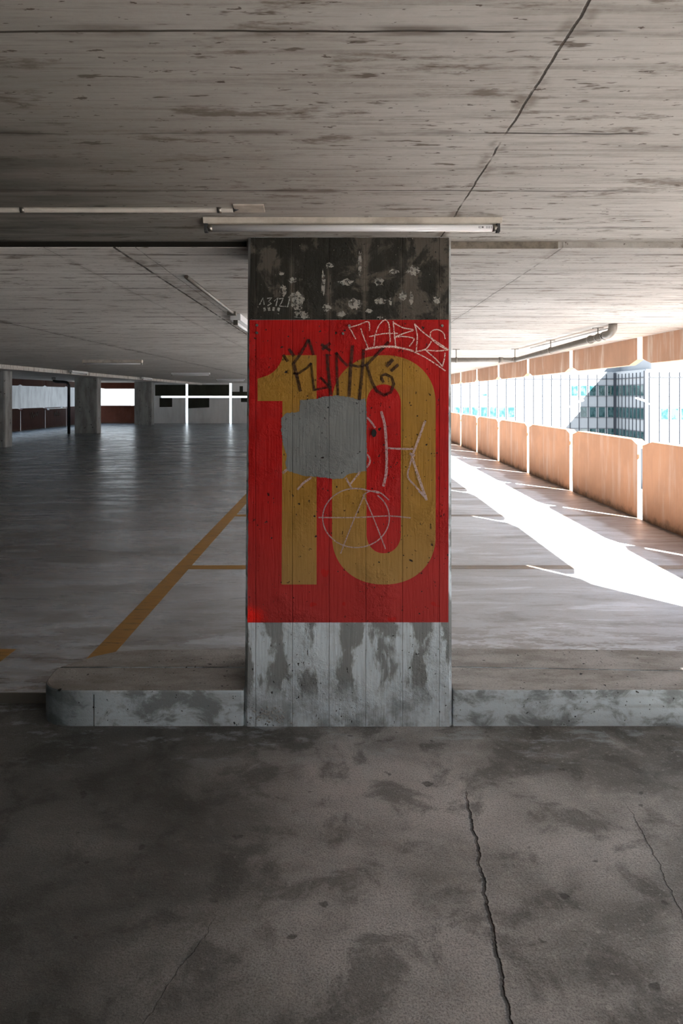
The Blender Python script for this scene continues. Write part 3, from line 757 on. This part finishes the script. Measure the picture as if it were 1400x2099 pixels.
bm = bmesh.new(); tube(bm, [(2.34, 10.1, h1), (2.40, 10.1, h1)], .042, 18); obj('clamp_ring', bm, 'pipe', dr)
for (x, y) in ((1.71, 10.1), (2.56, 10.02), (2.60, 8.45), (2.62, 6.95)):
    z = h1+(h2-h1)*(10.1-y)/3.38
    bm = bmesh.new(); tube(bm, [(x, y, z+.03), (x, y, CF)], .006, 8); box(bm, x-.05, x+.05, y-.02, y+.02, CF-.008, CF)
    tube(bm, [(x+(0 if y < 10.05 else -.012), y-(.012 if y < 10.05 else 0), z), (x+(0 if y < 10.05 else .012), y+(.012 if y < 10.05 else 0), z)], .040, 18)
    obj('hanger', bm, 'pipe', dr)
tag(obj('conduit', B(2.72, 2.745, 6.9, 9.8, CF-.015, CF), 'batten'), 'thin pale conduit on the ceiling beside the drain pipe', 'conduit')

# ------------------------------------------------------------------ office building across the street
YF = 110.0; YW = 99.0; XC = 44.3; BW = 1.458; XS = 19.46-3*BW; RF = EYE+3.9; FH = 3.457
bl = thing('office_building', 'white office building with window bands beyond the right opening', 'building', (35, YF, -12))
bm = bmesh.new(); prism(bm, [(XS, YF), (XC, YF), (XC, YW), (75, YW), (75, YF+15), (XS, YF+15)], 'z', -12, RF); obj('wall', bm, 'facade', bl)
bm = bmesh.new(); prism(bm, [(XS, YF+1.6), (XC+1.5, YF+1.6), (XC+1.5, YW+1.6), (73, YW+1.6), (73, YF+13), (XS, YF+13)], 'z', RF, RF+3.2); obj('setback_storey', bm, 'facade', bl)
bm = bmesh.new()
box(bm, XS, XC, YF-.12, YF, EYE+2.70, EYE+2.80); box(bm, XC-.12, XC, YW, YF, EYE+2.70, EYE+2.80); box(bm, XC, 75, YW-.12, YW, EYE+2.70, EYE+2.80)
obj('cornice', bm, 'fin', bl)
bm = bmesh.new()
for b in range(21): x = XS+b*BW; box(bm, x-.055, x+.055, YF-.12, YF, -12, RF-.4)
for b in range(1, 9): y = YF-b*1.30; box(bm, XC-.10, XC, y-.04, y+.04, -12, RF-.4)
for b in range(20): x = XC+.5+b*BW; box(bm, x-.055, x+.055, YW-.12, YW, -12, RF-.4)
box(bm, XC-.35, XC+.05, YF-.35, YF, -12, RF-.2); box(bm, XC-.3, XC+.25, YW-.25, YW+.2, -12, RF-.2)
obj('facade_fins', bm, 'fin', bl)
rows = [EYE+.08, EYE+.08-FH, EYE+.08-2*FH]
bm = bmesh.new()
for r in rows:
    for zz in (r-.12, r+1.62): box(bm, XS, XC, YF-.05, YF, zz, zz+.05); box(bm, XC-.05, XC, YW, YF, zz, zz+.05); box(bm, XC, 75, YW-.05, YW, zz, zz+.05)
obj('sill_lines', bm, 'fin', bl)
def window(kind, *bx_):
    w = obj('window', B(*bx_), 'glass' if kind else 'blind', bl)
    w['label'] = 'teal glass window' if kind else 'window with pale blind down'
for b in range(20):
    i = b-3
    for r, z in enumerate(rows):
        teal = (r == 0 and i >= 12) or (r == 1 and (-1 <= i <= 5 or i >= 13)) or (r == 2 and i >= 13)
        x = XS+b*BW
        if r == 0 and i == 2: window(1, x+.3, x+1.25, YF-.03, YF, z, z+.3); continue
        window(teal, x+.26, x+1.24, YF-.03, YF, z, z+1.57)
for b in range(8):
    for z in rows: y = YF-(b+1)*1.30; window(1, XC-.03, XC, y+.2, y+1.12, z, z+1.57)
for b in range(5):
    for r, z in enumerate(rows): x = XC+.5+b*BW; window(r == 1 and b in (1, 2, 3), x+.26, x+1.24, YW-.03, YW, z, z+1.57)
# street lamps
def street_lamp(x, y, top, dx, label, cat='street lamp'):
    t = thing('street_lamp', label, cat, (x, y, -12))
    bm = bmesh.new(); tube(bm, [(x, y, -12), (x, y, top-.5), (x+dx*.06, y, top-.15), (x+dx*.3, y, top+.05), (x+dx, y, top+.45)], [.12, .08, .07, .06, .05], 10); obj('pole', bm, 'lamppost', t)
    bm = bmesh.new(); d = 1 if dx > 0 else -1
    prism(bm, [(x+dx-d*.2, top+.36), (x+dx+d*.75, top+.68), (x+dx+d*.75, top+.80), (x+dx-d*.2, top+.52)], 'y', y-.15, y+.15); obj('lamp_head', bm, 'lamppost', t)
street_lamp((1157-698)/1400*60, 60, EYE-1.1, .9, 'white street lamp standing before the sunlit office facade')
street_lamp((1344-698)/1400*60, 60, EYE-.9, -1.0, 'white street lamp before the shaded building corner')
mast = thing('floodlight_mast', 'slim mast with curved floodlight bracket in the far bright opening', 'mast', ((270-698)/1400*60, 60, -12))
mx = (270-698)/1400*60
bm = bmesh.new(); tube(bm, [(mx, 60, -12), (mx, 60, EYE+.3)], .09, 10); obj('pole', bm, 'lamppost', mast)
bm = bmesh.new(); tube(bm, [(mx-.62, 60, EYE+.2), (mx-.5, 60, EYE-.1), (mx-.2, 60, EYE-.25), (mx+.1, 60, EYE-.15), (mx+.2, 60, EYE+.2)], .05, 8); obj('bracket', bm, 'lamppost', mast)
bm = bmesh.new(); box(bm, mx-.8, mx-.4, 59.8, 60.2, EYE+.2, EYE+.4); obj('floodlight', bm, 'lamppost', mast)
